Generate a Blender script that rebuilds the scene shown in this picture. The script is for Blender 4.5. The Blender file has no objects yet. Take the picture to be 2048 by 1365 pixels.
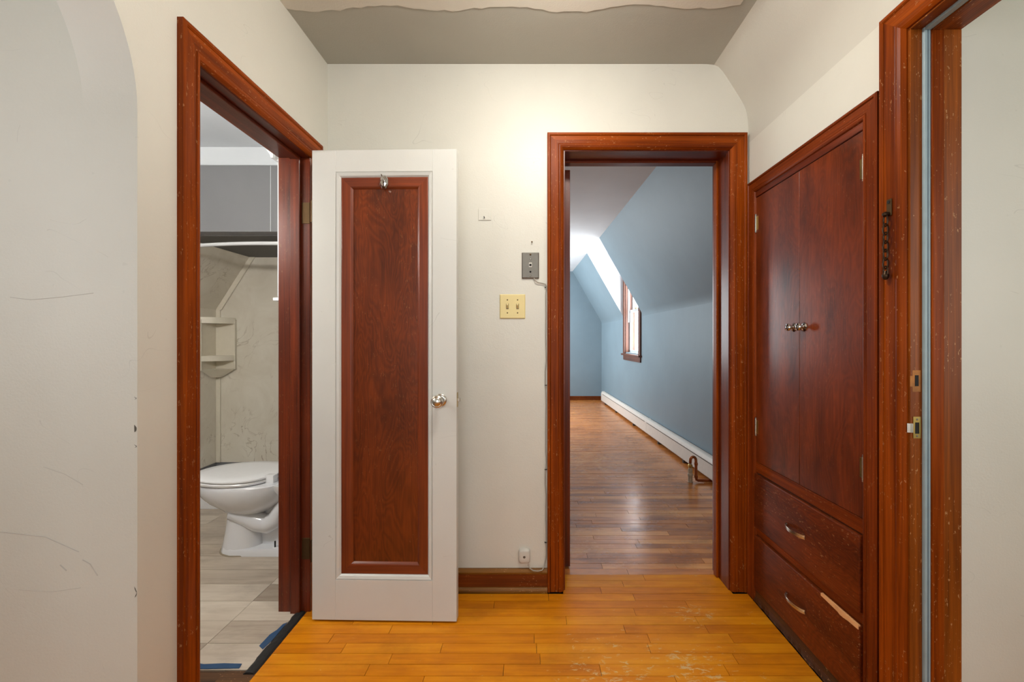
import bpy, bmesh, math, random
from mathutils import Vector, Matrix
random.seed(7)
SC = bpy.context.scene
C = SC.collection

# ---------------------------------------------------------------- camera
F = 830.0                                   # focal length in px of the 2048 wide frame
cam = bpy.data.cameras.new('camera')
cam.sensor_width = 36; cam.lens = F / 2048 * 36
cam.shift_x = -39 / 2048; cam.shift_y = -2.5 / 2048
cam.clip_start = 0.02
co = bpy.data.objects.new('camera', cam); C.objects.link(co)
co.location = (0, 0, 1.16); co.rotation_euler = (math.pi / 2, 0, 0)
SC.camera = co

# ---------------------------------------------------------------- world, lights, exposure
w = bpy.data.worlds.new('sky'); SC.world = w; w.use_nodes = True
bg = w.node_tree.nodes['Background']
bg.inputs[0].default_value = (0.86, 0.93, 1.0, 1); bg.inputs[1].default_value = 3.0
def area(name, loc, rot, sx, sy, power, col=(1, 1, 1)):
    l = bpy.data.lights.new(name, 'AREA'); l.shape = 'RECTANGLE'; l.size = sx; l.size_y = sy
    l.energy = power; l.color = col
    o = bpy.data.objects.new(name, l); C.objects.link(o); o.location = loc; o.rotation_euler = rot
    return o
PI = math.pi
area('rear_fill_light', (0.0, -1.66, 1.45), (PI / 2, 0, 0), 1.3, 1.5, 4.5, (0.96, 0.99, 1.0))  # added front fill behind the camera; its window is made up
area('side_room_fill', (-2.3, -0.3, 1.7), (PI / 2, 0, -0.35), 1.0, 1.3, 12.5, (0.98, 0.98, 1.0))  # added fill light in the unseen room beyond the arch
area('stair_room_fill', (2.2, -0.4, 1.5), (PI / 2, 0, 0.5), 1.0, 1.3, 14, (0.97, 1.0, 0.96))  # added fill light beyond the right doorway, source made up
area('daylight_dormer', (1.55, 5.84, 1.55), (0, PI / 2, 0.0), 1.1, 0.66, 42, (0.96, 0.98, 1.0))
area('daylight_bedroom_side', (-0.99, 6.6, 1.5), (0, -PI / 2, 0), 1.3, 1.4, 64, (0.93, 0.98, 1.0))
SC.view_settings.view_transform = 'Standard'; SC.view_settings.look = 'None'
SC.view_settings.gamma = 1; SC.view_settings.use_curve_mapping = False
SC.view_settings.exposure = 0.14

# ---------------------------------------------------------------- materials
def lin(c):
    return tuple(((v / 255) / 12.92 if v / 255 <= 0.04045 else ((v / 255 + 0.055) / 1.055) ** 2.4) for v in c) + (1,)
class NT:
    def __init__(s, name):
        s.m = bpy.data.materials.new(name); s.m.use_nodes = True
        s.t = s.m.node_tree; s.b = s.t.nodes['Principled BSDF']
    def n(s, typ, **kw):
        nd = s.t.nodes.new(typ)
        for k, v in kw.items():
            if k in nd.inputs.keys(): nd.inputs[k].default_value = v
            else: setattr(nd, k, v)
        return nd
    def l(s, a, b): s.t.links.new(a, b)
    def math(s, op, a, b=None, clamp=False):
        nd = s.t.nodes.new('ShaderNodeMath'); nd.operation = op; nd.use_clamp = clamp
        for i, v in enumerate((a, b)):
            if v is None: continue
            if isinstance(v, (int, float)): nd.inputs[i].default_value = v
            else: s.l(v, nd.inputs[i])
        return nd.outputs[0]
    def ramp(s, fac, stops, interp='LINEAR'):
        r = s.t.nodes.new('ShaderNodeValToRGB'); r.color_ramp.interpolation = interp
        e = r.color_ramp.elements
        e[0].position, e[0].color = stops[0]; e[1].position, e[1].color = stops[-1]
        for p, c in stops[1:-1]:
            k = e.new(p); k.color = c
        s.l(fac, r.inputs[0]); return r.outputs[0]
    def mix(s, fac, a, b, mode='MIX'):
        nd = s.t.nodes.new('ShaderNodeMix'); nd.data_type = 'RGBA'; nd.blend_type = mode
        for i, v in ((0, fac), (6, a), (7, b)):
            if isinstance(v, (int, float)): nd.inputs[i].default_value = v
            elif isinstance(v, tuple): nd.inputs[i].default_value = v
            else: s.l(v, nd.inputs[i])
        return nd.outputs[2]
    def noise(s, vec, scale, detail=3, rough=0.5, dist=0.0):
        nd = s.n('ShaderNodeTexNoise'); nd.inputs['Scale'].default_value = scale
        nd.inputs['Detail'].default_value = detail; nd.inputs['Roughness'].default_value = rough
        nd.inputs['Distortion'].default_value = dist
        s.l(vec, nd.inputs['Vector']); return nd.outputs['Fac']
    def mapping(s, vec, scale=(1, 1, 1), loc=(0, 0, 0), rot=(0, 0, 0)):
        nd = s.n('ShaderNodeMapping'); nd.inputs['Scale'].default_value = scale
        nd.inputs['Location'].default_value = loc; nd.inputs['Rotation'].default_value = rot
        s.l(vec, nd.inputs['Vector']); return nd.outputs[0]
    def bump(s, h, strength, dist=0.001):
        nd = s.n('ShaderNodeBump'); nd.inputs['Strength'].default_value = strength
        nd.inputs['Distance'].default_value = dist
        s.l(h, nd.inputs['Height']); s.l(nd.outputs[0], s.b.inputs['Normal'])
def G(v): return (v, v, v, 1)

def plain(name, rgb, rough=0.5, metal=0.0, coat=0.0, var=0.06):
    k = NT(name); pos = k.n('ShaderNodeNewGeometry').outputs['Position']
    f = k.noise(pos, 30, 3)
    c = lin(rgb)
    a = tuple(x * (1 - var) for x in c[:3]) + (1,); b = tuple(min(1, x * (1 + var)) for x in c[:3]) + (1,)
    k.l(k.ramp(f, [(0.3, a), (0.7, b)]), k.b.inputs['Base Color'])
    k.b.inputs['Roughness'].default_value = rough; k.b.inputs['Metallic'].default_value = metal
    k.b.inputs['Coat Weight'].default_value = coat
    return k.m

def paint(name, rgb, rough=0.45, bump=0.25, marks=0.0, blotch=0.05, spec=0.5):
    k = NT(name); pos = k.n('ShaderNodeNewGeometry').outputs['Position']
    c = lin(rgb)
    big = k.noise(pos, 2.2, 4, 0.55)
    col = k.ramp(big, [(0.3, tuple(x * (1 - blotch) for x in c[:3]) + (1,)), (0.7, tuple(min(1, x * (1 + blotch * .6)) for x in c[:3]) + (1,))])
    if marks:
        s1 = k.noise(k.mapping(pos, (2.2, 2.2, 3.6), rot=(0.3, 0.4, 0.2)), 1.4, 2, 0.5, 0.6)
        line = k.math('LESS_THAN', k.math('ABSOLUTE', k.math('SUBTRACT', s1, 0.5)), 0.0011)
        gate = k.math('GREATER_THAN', k.noise(pos, 5.0, 2), 0.58)
        col = k.mix(k.math('MULTIPLY', k.math('MULTIPLY', line, gate), marks), col, lin((120, 116, 108)))
        sp = k.math('GREATER_THAN', k.noise(pos, 60, 1), 0.80)
        col = k.mix(k.math('MULTIPLY', sp, marks * .6), col, lin((150, 146, 138)))
    k.l(col, k.b.inputs['Base Color'])
    k.b.inputs['Roughness'].default_value = rough
    k.b.inputs['Specular IOR Level'].default_value = spec
    h = k.math('ADD', k.noise(pos, 160, 3, 0.6), k.math('MULTIPLY', k.noise(pos, 28, 3), 0.8))
    k.bump(h, bump, 0.0016)
    return k.m

def wood(name, dark, light, axis='Z', rough=0.32, coat=0.3, fig=0, wear=0.0, dens=1.0, spec=0.5):
    """grain along axis; fig=1 adds rotary-cut plywood figure; wear adds pale nicks"""
    k = NT(name)
    oc = k.n('ShaderNodeTexCoord').outputs['Object']
    rnd = k.n('ShaderNodeObjectInfo').outputs['Random']
    off = k.n('ShaderNodeCombineXYZ')
    for i, m in enumerate((31.7, 17.3, 23.1)): k.l(k.math('MULTIPLY', rnd, m), off.inputs[i])
    ad = k.n('ShaderNodeVectorMath', operation='ADD'); k.l(oc, ad.inputs[0]); k.l(off.outputs[0], ad.inputs[1])
    v = ad.outputs[0]
    def sc(al, ac): return tuple(al if a == axis else ac for a in 'XYZ')
    d, l_ = lin(dark), lin(light)
    mid = tuple((a + b) / 2 for a, b in zip(d, l_))
    if fig:
        f0 = k.noise(k.mapping(v, sc(1.0, 3.4)), 1.9 * dens, 3, 0.5, 0.5)
        f1 = k.math('SINE', k.math('MULTIPLY', f0, 150.0))
        f1 = k.math('ADD', k.math('MULTIPLY', f1, 0.34), 0.5)
        f2 = k.noise(k.mapping(v, sc(1.2, 5.0)), 2.0, 4, 0.6)
        f = k.math('ADD', k.math('MULTIPLY', k.math('SUBTRACT', f1, 0.5), fig), f2)
        st = [(0.26, d), (0.5, mid), (0.74, l_)]
    else:
        f1 = k.noise(k.mapping(v, sc(0.7, 26 * dens)), 1.6, 5, 0.6, 0.7)
        f2 = k.noise(k.mapping(v, sc(1.4, 3)), 1.8, 3, 0.5)
        f = k.math('ADD', k.math('MULTIPLY', f1, 0.65), k.math('MULTIPLY', f2, 0.35))
        st = [(0.33, d), (0.5, mid), (0.66, l_)]
    col = k.ramp(f, st)
    fine = k.noise(k.mapping(v, sc(3, 190)), 1.5, 2)
    col = k.mix(0.55, col, k.ramp(fine, [(0.35, G(0.55)), (0.6, G(1.0))]), 'MULTIPLY')
    if wear:
        wn = k.noise(k.mapping(v, sc(60, 160)), 1.0, 3, 0.7)
        wg = k.noise(v, 6, 2)
        wm = k.math('MULTIPLY', k.math('GREATER_THAN', wn, 0.645), k.math('GREATER_THAN', wg, 0.47))
        col = k.mix(k.math('MULTIPLY', wm, wear), col, lin((205, 160, 110)))
    k.l(col, k.b.inputs['Base Color'])
    k.b.inputs['Roughness'].default_value = rough
    k.b.inputs['Specular IOR Level'].default_value = spec
    k.b.inputs['Coat Weight'].default_value = coat; k.b.inputs['Coat Roughness'].default_value = 0.22
    k.bump(k.math('ADD', fine, k.math('MULTIPLY', k.noise(v, 60, 2), 1.5)), 0.12, 0.0008)
    return k.m

def plankmat(name, cols, rough, wearcol, wear, dirt, coat=0.25, dirtcol=(70, 38, 14), spec=0.5, spots=(), rw=0.3):
    """floor boards along X: tone by board, grain, worn patches fixed in the place"""
    k = NT(name)
    pos = k.n('ShaderNodeNewGeometry').outputs['Position']
    rnd = k.n('ShaderNodeObjectInfo').outputs['Random']
    off = k.n('ShaderNodeCombineXYZ')
    for i, m in enumerate((41.0, 13.3, 7.7)): k.l(k.math('MULTIPLY', rnd, m), off.inputs[i])
    ad = k.n('ShaderNodeVectorMath', operation='ADD'); k.l(pos, ad.inputs[0]); k.l(off.outputs[0], ad.inputs[1])
    v = ad.outputs[0]
    g = k.noise(k.mapping(v, (1.6, 26, 26)), 1.5, 5, 0.6, 0.8)
    g2 = k.noise(k.mapping(v, (4, 11, 11)), 1.4, 3)
    t = k.math('ADD', k.math('ADD', k.math('MULTIPLY', g, 0.4), k.math('MULTIPLY', g2, 0.3)), k.math('ADD', k.math('MULTIPLY', rnd, rw), (0.3 - rw) / 2))
    col = k.ramp(t, [(0.28, lin(cols[0])), (0.5, lin(cols[1])), (0.72, lin(cols[2]))])
    dn = k.noise(k.mapping(pos, (2.2, 4, 4)), 1.3, 5, 0.65)
    col = k.mix(k.math('MULTIPLY', k.ramp(dn, [(0.5, G(0)), (0.75, G(1))]), dirt), col, lin(dirtcol))
    k.b.inputs['Specular IOR Level'].default_value = spec
    if wear:
        wn = k.noise(k.mapping(pos, (22, 48, 48), rot=(0, 0, 0.5)), 1.0, 6, 0.75, 0.6)
        wg = k.math('MULTIPLY', k.noise(pos, 7, 3), 0.35)
        best = None
        for (cx_, cy_, r_) in spots:
            dv = k.n('ShaderNodeVectorMath', operation='DISTANCE'); k.l(pos, dv.inputs[0]); dv.inputs[1].default_value = (cx_, cy_, 0)
            d_ = k.math('SUBTRACT', 1.0, k.math('DIVIDE', dv.outputs['Value'], r_), True)
            best = d_ if best is None else k.math('MAXIMUM', best, d_)
        near = k.math('ADD', k.math('MULTIPLY', best, 0.16), wg)
        wm = k.ramp(k.math('ADD', wn, near), [(0.84, G(0)), (0.92, G(1))])
        col = k.mix(k.math('MULTIPLY', wm, wear), col, lin(wearcol))
    k.l(col, k.b.inputs['Base Color'])
    rr = k.ramp(dn, [(0.3, G(rough)), (0.8, G(rough + 0.18))])
    k.l(rr, k.b.inputs['Roughness'])
    k.b.inputs['Coat Weight'].default_value = coat; k.b.inputs['Coat Roughness'].default_value = 0.18
    k.bump(k.math('ADD', k.math('MULTIPLY', g, 1.0), k.noise(k.mapping(pos, (6, 22, 22)), 1.5, 3)), 0.22, 0.0012)
    return k.m

def marble(name):
    k = NT(name); pos = k.n('ShaderNodeNewGeometry').outputs['Position']
    a = k.noise(k.mapping(pos, (2.4, 2.4, 1.9)), 1.6, 4, 0.55, 2.2)
    ln = k.math('ABSOLUTE', k.math('SUBTRACT', a, 0.5))
    gate = k.ramp(k.noise(pos, 2.6, 3), [(0.48, G(0)), (0.62, G(1))])
    vein = k.math('MULTIPLY', k.ramp(ln, [(0.0, G(1)), (0.022, G(0))]), gate)
    cl = k.noise(pos, 3.0, 5, 0.6, 1.0)
    col = k.ramp(cl, [(0.3, lin((218, 209, 192))), (0.7, lin((234, 228, 214)))])
    col = k.mix(k.math('MULTIPLY', vein, 0.8), col, lin((150, 128, 100)))
    k.l(col, k.b.inputs['Base Color']); k.b.inputs['Roughness'].default_value = 0.3
    return k.m

M = {}
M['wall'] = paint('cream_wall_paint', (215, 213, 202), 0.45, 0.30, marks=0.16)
M['ceil'] = paint('ceiling_paint_shaded', (175, 173, 161), 0.5, 0.35, blotch=0.05)  # ceiling shade put into the colour, darker than the walls
M['cove'] = paint('cove_paint_half_shaded', (203, 200, 189), 0.45, 0.3)  # in-between tone paints the softer shade on the cove
M['ceil_patch'] = paint('peeling_ceiling_paint', (216, 211, 198), 0.6, 0.6, blotch=0.08)
M['blue'] = paint('blue_wall_paint', (124, 144, 155), 0.5, 0.22, blotch=0.06)
M['white'] = paint('white_ceiling_paint', (222, 227, 231), 0.6, 0.25)
M['bath'] = paint('bathroom_grey_paint', (130, 130, 133), 0.55, 0.2)
M['bathshade'] = paint('shower_ceiling_shade', (92, 90, 88), 0.6, 0.2)  # shadow over the shower painted in as a darker colour
M['doorwhite'] = paint('door_white_paint', (208, 208, 202), 0.36, 0.14, marks=0.25)
for ax in 'XYZ':
    M['case' + ax] = wood('stained_casing_' + ax, (92, 33, 4), (162, 74, 11), ax, 0.38, 0.0, wear=0.35, spec=0.1)
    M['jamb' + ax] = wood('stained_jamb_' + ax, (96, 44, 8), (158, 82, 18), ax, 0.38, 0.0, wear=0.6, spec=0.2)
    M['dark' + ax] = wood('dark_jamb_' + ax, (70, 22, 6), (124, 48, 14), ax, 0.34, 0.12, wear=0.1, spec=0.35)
    M['cab' + ax] = wood('cabinet_frame_' + ax, (88, 32, 7), (144, 62, 15), ax, 0.38, 0.0, wear=0.2, spec=0.1)
M['panel'] = wood('plywood_door_panel', (78, 30, 8), (126, 54, 15), 'Z', 0.3, 0.15, fig=0.24, wear=0.15)
M['panelframe'] = wood('panel_moulding', (94, 36, 12), (138, 60, 20), 'Z', 0.36, 0.2)
M['panelframeX'] = wood('panel_moulding_x', (94, 36, 12), (138, 60, 20), 'X', 0.36, 0.2)
M['cabdoor'] = wood('cabinet_door_plywood', (72, 25, 6), (136, 57, 17), 'Z', 0.28, 0.2, fig=0.15, wear=0.1)
M['drawer'] = wood('drawer_front_wood', (80, 30, 8), (124, 52, 15), 'Y', 0.4, 0.0, spec=0.2, fig=0.22, wear=0.3, dens=1.3)
M['cabbase'] = wood('cabinet_base_board', (40, 20, 9), (92, 48, 18), 'Y', 0.5, 0.1, wear=0.7)
M['base'] = wood('baseboard_wood', (80, 34, 8), (132, 62, 16), 'X', 0.42, 0.0, wear=0.4, spec=0.2)
M['basecap'] = wood('baseboard_cap_wood', (92, 56, 16), (150, 98, 32), 'X', 0.42, 0.0, wear=0.5, spec=0.25)
M['hallfloor'] = plankmat('maple_floor_boards', ((172, 90, 2), (212, 128, 8), (230, 156, 26)), 0.36, (214, 184, 130), 0.8, 0.45, coat=0.0, dirtcol=(132, 70, 10), spec=0.28, spots=((0.55, 1.38, .4), (0.68, 1.74, .16), (0.25, 1.42, .3)), rw=0.16)
M['bedfloor'] = plankmat('worn_brown_floor_boards', ((140, 78, 34), (204, 128, 64), (232, 164, 94)), 0.18, (232, 176, 112), 0.6, 0.6, coat=0.1, dirtcol=(84, 46, 24), spec=0.5, spots=((0.5, 4.0, 1.2), (0.3, 6.5, 1.5), (0.3, 2.4, .3)))
M['vinyl'] = plankmat('grey_vinyl_planks', ((150, 134, 118), (184, 170, 153), (206, 194, 178)), 0.42, (200, 190, 175), 0.0, 0.5, coat=0.0, dirtcol=(118, 104, 92))
M['subfloor'] = wood('exposed_subfloor', (52, 32, 16), (112, 74, 38), 'X', 0.8, 0.0, wear=0.4)
M['chip'] = plain('chipped_plaster', (96, 92, 84), 0.9)
M['scuff'] = plain('grey_scuff', (190, 185, 176), 0.8)
M['joint'] = plain('dark_floor_joint', (24, 13, 7), 0.9)
M['black'] = plain('black_adhesive_strip', (30, 29, 28), 0.6)
M['tape'] = plain('blue_tape', (38, 72, 108), 0.5)
M['chrome'] = plain('chrome', (200, 198, 194), 0.12, 1.0, var=0.02)
M['steel'] = plain('brushed_steel_plate', (122, 118, 110), 0.5, 1.0)
M['nickel'] = plain('aged_nickel', (206, 202, 192), 0.26, 1.0)
M['brass'] = plain('worn_brass', (176, 150, 88), 0.32, 1.0)
M['bronze'] = plain('dark_bronze_chain', (66, 50, 36), 0.4, 0.9)
M['hinge'] = plain('aged_brass_hinge', (84, 62, 34), 0.5, 0.7)
M['ivory'] = plain('ivory_plastic', (226, 208, 146), 0.4, var=0.02)
M['ivorydark'] = plain('ivory_toggle', (120, 100, 52), 0.4, var=0.02)
M['hole'] = plain('dark_hole', (20, 18, 16), 0.8)
M['cable'] = plain('grey_painted_cable', (164, 158, 146), 0.6)
M['cabledark'] = plain('dark_cable', (96, 88, 78), 0.6)
M['jack'] = plain('painted_jack_box', (204, 200, 190), 0.45)
M['porcelain'] = plain('white_porcelain', (226, 227, 230), 0.08, coat=0.6, var=0.01)
M['plasticwhite'] = plain('white_plastic', (234, 234, 234), 0.25, var=0.01)
M['caulk'] = plain('dirty_caulk', (150, 138, 118), 0.8)
M['marble'] = marble('cultured_marble_panel')
M['trimcream'] = plain('cream_plastic_trim', (230, 222, 204), 0.3, var=0.02)
M['whitecab'] = plain('white_cabinet_lacquer', (232, 234, 236), 0.25, var=0.01)
M['heater'] = plain('heater_enamel', (222, 214, 204), 0.4, var=0.03)
M['heaterdark'] = plain('heater_slot', (74, 66, 58), 0.7)
M['copper'] = plain('aged_copper', (158, 92, 56), 0.35, 0.9, var=0.2)
M['valve'] = plain('corroded_valve', (176, 160, 138), 0.6, 0.3, var=0.3)
M['winwood'] = wood('window_wood', (72, 36, 20), (122, 68, 42), 'Z', 0.45, 0.1)
M['winwoodY'] = wood('window_wood_y', (72, 36, 20), (122, 68, 42), 'Y', 0.45, 0.1)
M['sash'] = plain('grey_white_sash', (196, 200, 204), 0.45)
M['strip'] = plain('blue_grey_weatherstrip', (150, 170, 176), 0.45)
M['stripdark'] = plain('weatherstrip_groove', (88, 108, 122), 0.5)
M['bare'] = plain('bare_splintered_wood', (226, 168, 112), 0.7, var=0.12)
M['mortise'] = plain('bare_mortise_wood', (172, 112, 52), 0.7, var=0.25)
g = NT('window_glass')
tr = g.n('ShaderNodeBsdfTransparent'); gs = g.n('ShaderNodeBsdfGlossy'); gs.inputs['Roughness'].default_value = 0.02
mx = g.n('ShaderNodeMixShader'); mx.inputs[0].default_value = 0.06
g.l(tr.outputs[0], mx.inputs[1]); g.l(gs.outputs[0], mx.inputs[2]); g.l(mx.outputs[0], g.t.nodes['Material Output'].inputs['Surface'])
M['glass'] = g.m
e = NT('lamp_diffuser')
e.b.inputs['Base Color'].default_value = (1, .95, .86, 1)
e.b.inputs['Emission Color'].default_value = (1, 0.95, 0.87, 1); e.b.inputs['Emission Strength'].default_value = 78
M['lamp'] = e.m
e = NT('bath_fill_diffuser')
e.b.inputs['Emission Color'].default_value = (1, 0.97, 0.94, 1); e.b.inputs['Emission Strength'].default_value = 94
M['bathfill'] = e.m

# ---------------------------------------------------------------- mesh helpers
class B:
    def __init__(s): s.v = []; s.f = []
    def add(s, vs, fs):
        o = len(s.v); s.v += [tuple(p) for p in vs]; s.f += [tuple(i + o for i in f) for f in fs]; return s
    def box(s, x0, x1, y0, y1, z0, z1):
        if x0 > x1: x0, x1 = x1, x0
        if y0 > y1: y0, y1 = y1, y0
        if z0 > z1: z0, z1 = z1, z0
        vs = [(x, y, z) for x in (x0, x1) for y in (y0, y1) for z in (z0, z1)]
        return s.add(vs, [(0, 1, 3, 2), (4, 6, 7, 5), (0, 4, 5, 1), (2, 3, 7, 6), (0, 2, 6, 4), (1, 5, 7, 3)])
    def loft(s, rings, cap=True, closed=True):
        n = len(rings[0]); vs = [p for r in rings for p in r]; fs = []
        for i in range(len(rings) - 1):
            for j in range(n if closed else n - 1):
                k = (j + 1) % n
                fs.append((i * n + j, i * n + k, (i + 1) * n + k, (i + 1) * n + j))
        if cap:
            fs.append(tuple(range(n - 1, -1, -1))); fs.append(tuple((len(rings) - 1) * n + j for j in range(n)))
        return s.add(vs, fs)
    def prism(s, poly, a, b, fn):
        """poly of (u,v); a,b the two depths; fn(u,v,d)->xyz"""
        return s.loft([[fn(u, v, a) for u, v in poly], [fn(u, v, b) for u, v in poly]])
    def tube(s, path, r, n=10, rads=None):
        pts = [Vector(p) for p in path]; rings = []
        t0 = (pts[1] - pts[0]).normalized()
        up = Vector((0, 0, 1)) if abs(t0.z) < 0.9 else Vector((1, 0, 0))
        nrm = t0.cross(up).normalized()
        for i, p in enumerate(pts):
            t = (pts[min(i + 1, len(pts) - 1)] - pts[max(i - 1, 0)]).normalized()
            nrm = (nrm - t * nrm.dot(t)).normalized(); bn = t.cross(nrm)
            rr = rads[i] if rads else r
            rings.append([tuple(p + (nrm * math.cos(2 * PI * k / n) + bn * math.sin(2 * PI * k / n)) * rr) for k in range(n)])
        return s.loft(rings)
    def lathe(s, prof, org, ax, n=20):
        ax = Vector(ax).normalized(); up = Vector((0, 0, 1)) if abs(ax.z) < 0.9 else Vector((1, 0, 0))
        a = ax.cross(up).normalized(); b = ax.cross(a); org = Vector(org)
        rings = [[tuple(org + ax * h + (a * math.cos(2 * PI * k / n) + b * math.sin(2 * PI * k / n)) * max(r, 1e-4)) for k in range(n)] for r, h in prof]
        return s.loft(rings)
    def build(s, name, mat, parent=None, bev=0.0, smooth=False, seg=1):
        me = bpy.data.meshes.new(name)
        off = parent_world(parent)
        me.from_pydata([(x - off[0], y - off[1], z - off[2]) for x, y, z in s.v], [], s.f)
        bm = bmesh.new(); bm.from_mesh(me)
        bmesh.ops.recalc_face_normals(bm, faces=bm.faces)
        if bev:
            bmesh.ops.bevel(bm, geom=list(bm.edges), offset=bev, segments=seg, profile=0.6, affect='EDGES', clamp_overlap=True)
        bm.to_mesh(me); bm.free()
        if smooth:
            for p in me.polygons: p.use_smooth = True
            if smooth != 'all': me.set_sharp_from_angle(angle=math.radians(38))
        me.materials.append(M[mat])
        o = bpy.data.objects.new(name, me); C.objects.link(o)
        if parent is not None: o.parent = parent
        return o
def parent_world(p):
    v = Vector((0, 0, 0))
    while p is not None: v = v + p.location; p = p.parent
    return v
def tag(o, label, cat=None, kind=None, group=None):
    o['label'] = label
    if cat: o['category'] = cat
    if kind: o['kind'] = kind
    if group: o['group'] = group
    return o
def thing(name, loc, label, cat, kind=None, group=None):
    o = bpy.data.objects.new(name, None); C.objects.link(o); o.location = loc; o.empty_display_size = 0.05
    return tag(o, label, cat, kind, group)
def box(name, mat, parent, x0, x1, y0, y1, z0, z1, bev=0.0, seg=1, smooth=False):
    return B().box(x0, x1, y0, y1, z0, z1).build(name, mat, parent, bev, smooth, seg)

# ---------------------------------------------------------------- dimensions (metres)
XL, XR, YB, ZC = -0.945, 1.005, 1.922, 2.438     # hall: left wall, right wall, back wall, ceiling
XLB = -1.075                                     # bathroom face of the left wall
YB2 = 2.09                                       # bedroom face of the back wall
YREAR = -1.6

# ---------------------------------------------------------------- hall shell
# left wall with bathroom door opening and arched opening
AY0, AY1, AZ, AR = 0.095, 0.995, 1.71, 0.45      # arch
DY0, DY1, DZ = 1.163, 1.775, 1.945               # bathroom door opening
b = B()
b.box(XLB, XL, AY1, DY0, 0, ZC); b.box(XLB, XL, DY0, DY1, DZ, ZC); b.box(XLB, XL, DY1, YB + .05, 0, ZC)
b.box(XLB, XL, YREAR, AY0, 0, ZC)
N = 120; ac = (AY0 + AY1) / 2
arc = [(ac + AR * math.cos(PI * i / N), AZ + AR * math.sin(PI * i / N)) for i in range(N + 1)]
for (ya, za), (yb, zb) in zip(arc, arc[1:]):
    b.loft([[(x, ya, za), (x, yb, zb), (x, yb, ZC), (x, ya, ZC)] for x in (XLB, XL)])
wl = b.build('wall_left', 'wall')
rc = random.Random(2)
for zc_, h_ in ((0.948, .010), (0.905, .004), (0.555, .014), (1.02, .003)):
    B().loft([[(XL - .008 * abs(math.sin(a)) * m_ + .0004, AY1 - .0006 + .007 * max(0, math.cos(a)) * m_, zc_ + h_ * math.sin(a + .4) * m_) for a in [2 * PI * i / 9 + rc.uniform(-.2, .2) for i in range(9)]] for m_ in (1.0, .6)]).build('chip', 'chip', wl)
tag(wl, 'cream plaster wall on the left with bathroom doorway and arch', 'wall', 'structure')
wa = box('wall_alcove', 'wall', None, -2.75, XLB, AY1, AY1 + 0.06, 0, ZC)
for r_, pts_ in ((.0011, ((-1.274, .699), (-1.166, .687), (-1.085, .651))), (.0014, ((-1.076, .632), (-1.058, .622), (-1.04, .594))), (.0016, ((-1.13, .62), (-1.115, .606))),
                 (.0007, ((-1.17, .855), (-1.12, .838), (-1.075, .812))), (.0007, ((-1.25, 1.262), (-1.2, 1.256), (-1.13, 1.262), (-1.05, 1.272))), (.0006, ((-1.23, .56), (-1.15, .555), (-1.08, .565)))):
    B().tube([(x, AY1 + .0001, z) for x, z in pts_], r_, 5).build('scuff_mark', 'scuff', wa)
tag(wa, 'cream plaster wall beyond the arched opening at far left', 'wall', 'structure')
# back wall with bedroom door opening
BX0, BX1, BZ = 0.149, 0.918, 2.04
b = B(); b.box(XL, BX0, YB, YB2, 0, 2.6); b.box(BX0, BX1, YB, YB2, BZ, 2.6); b.box(BX1, 1.7, YB, YB2, 0, 2.6)
tag(b.build('wall_back', 'wall'), 'cream plaster back wall around the bedroom doorway', 'wall', 'structure')
# right wall with the stair door opening
RY0, RY1, RZ, XRB = 0.33, 1.106, 1.99, 1.141
b = B(); b.box(XR, XRB, RY1, YB, 0, ZC); b.box(XR, XRB, RY0, RY1, RZ, ZC); b.box(XR, XRB, YREAR, RY0, 0, ZC)
tag(b.build('wall_right', 'wall'), 'cream plaster wall on the right above the built-in cupboard', 'wall', 'structure')
tag(box('wall_stair', 'wall', None, XRB, 2.6, 1.112, 1.17, 0, ZC), 'cream wall seen through the doorway at far right', 'wall', 'structure')
# rear wall (behind the viewpoint) with an opening added for the fill light
b = B(); b.box(-2.75, -0.65, YREAR - .12, YREAR, 0, ZC); b.box(0.65, 2.6, YREAR - .12, YREAR, 0, ZC)
b.box(-0.65, 0.65, YREAR - .12, YREAR, 0, 0.7); b.box(-0.65, 0.65, YREAR - .12, YREAR, 2.2, ZC)
tag(b.build('wall_rear', 'wall'), 'cream wall behind the viewpoint with an added opening for the fill light', 'wall', 'structure')
tag(box('wall_alcove_side', 'wall', None, -2.85, -2.75, YREAR - .12, 1.055, 0, ZC), 'cream outer wall of the room beyond the arch', 'wall', 'structure')
tag(box('wall_stair_side', 'wall', None, 2.6, 2.7, YREAR - .12, 1.17, 0, ZC), 'cream outer wall of the room beyond the right doorway', 'wall', 'structure')

# ceiling with coved slope on the right
pr = [(-2.85, ZC), (0.79, ZC), (0.820, 2.4372), (0.845, 2.434), (0.845, 2.60), (-2.85, 2.60)]
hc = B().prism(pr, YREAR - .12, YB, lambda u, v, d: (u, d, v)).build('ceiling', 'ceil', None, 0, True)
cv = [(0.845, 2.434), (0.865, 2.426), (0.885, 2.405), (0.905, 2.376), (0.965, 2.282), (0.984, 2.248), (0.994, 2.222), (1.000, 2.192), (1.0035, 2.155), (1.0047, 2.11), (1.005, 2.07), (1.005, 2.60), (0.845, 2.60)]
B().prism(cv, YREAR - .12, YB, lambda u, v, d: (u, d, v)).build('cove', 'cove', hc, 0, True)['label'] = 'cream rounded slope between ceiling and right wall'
tag(hc, 'cream plaster hall ceiling, shade put in its colour, with a rounded slope down to the right', 'ceiling', 'structure')
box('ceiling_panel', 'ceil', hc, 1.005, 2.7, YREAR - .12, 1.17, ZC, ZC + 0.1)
random.seed(3)
edge = [(-0.945 + 1.74 * i / 60, 1.60 + 0.014 * math.sin(i * .37) + random.uniform(-.006, .006) + 0.05 * max(0, .3 - abs(i / 60 - .62)) - .02 * (i / 60)) for i in range(61)]
po = edge + [(0.795, 0.4), (-0.945, 0.4)]
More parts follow.
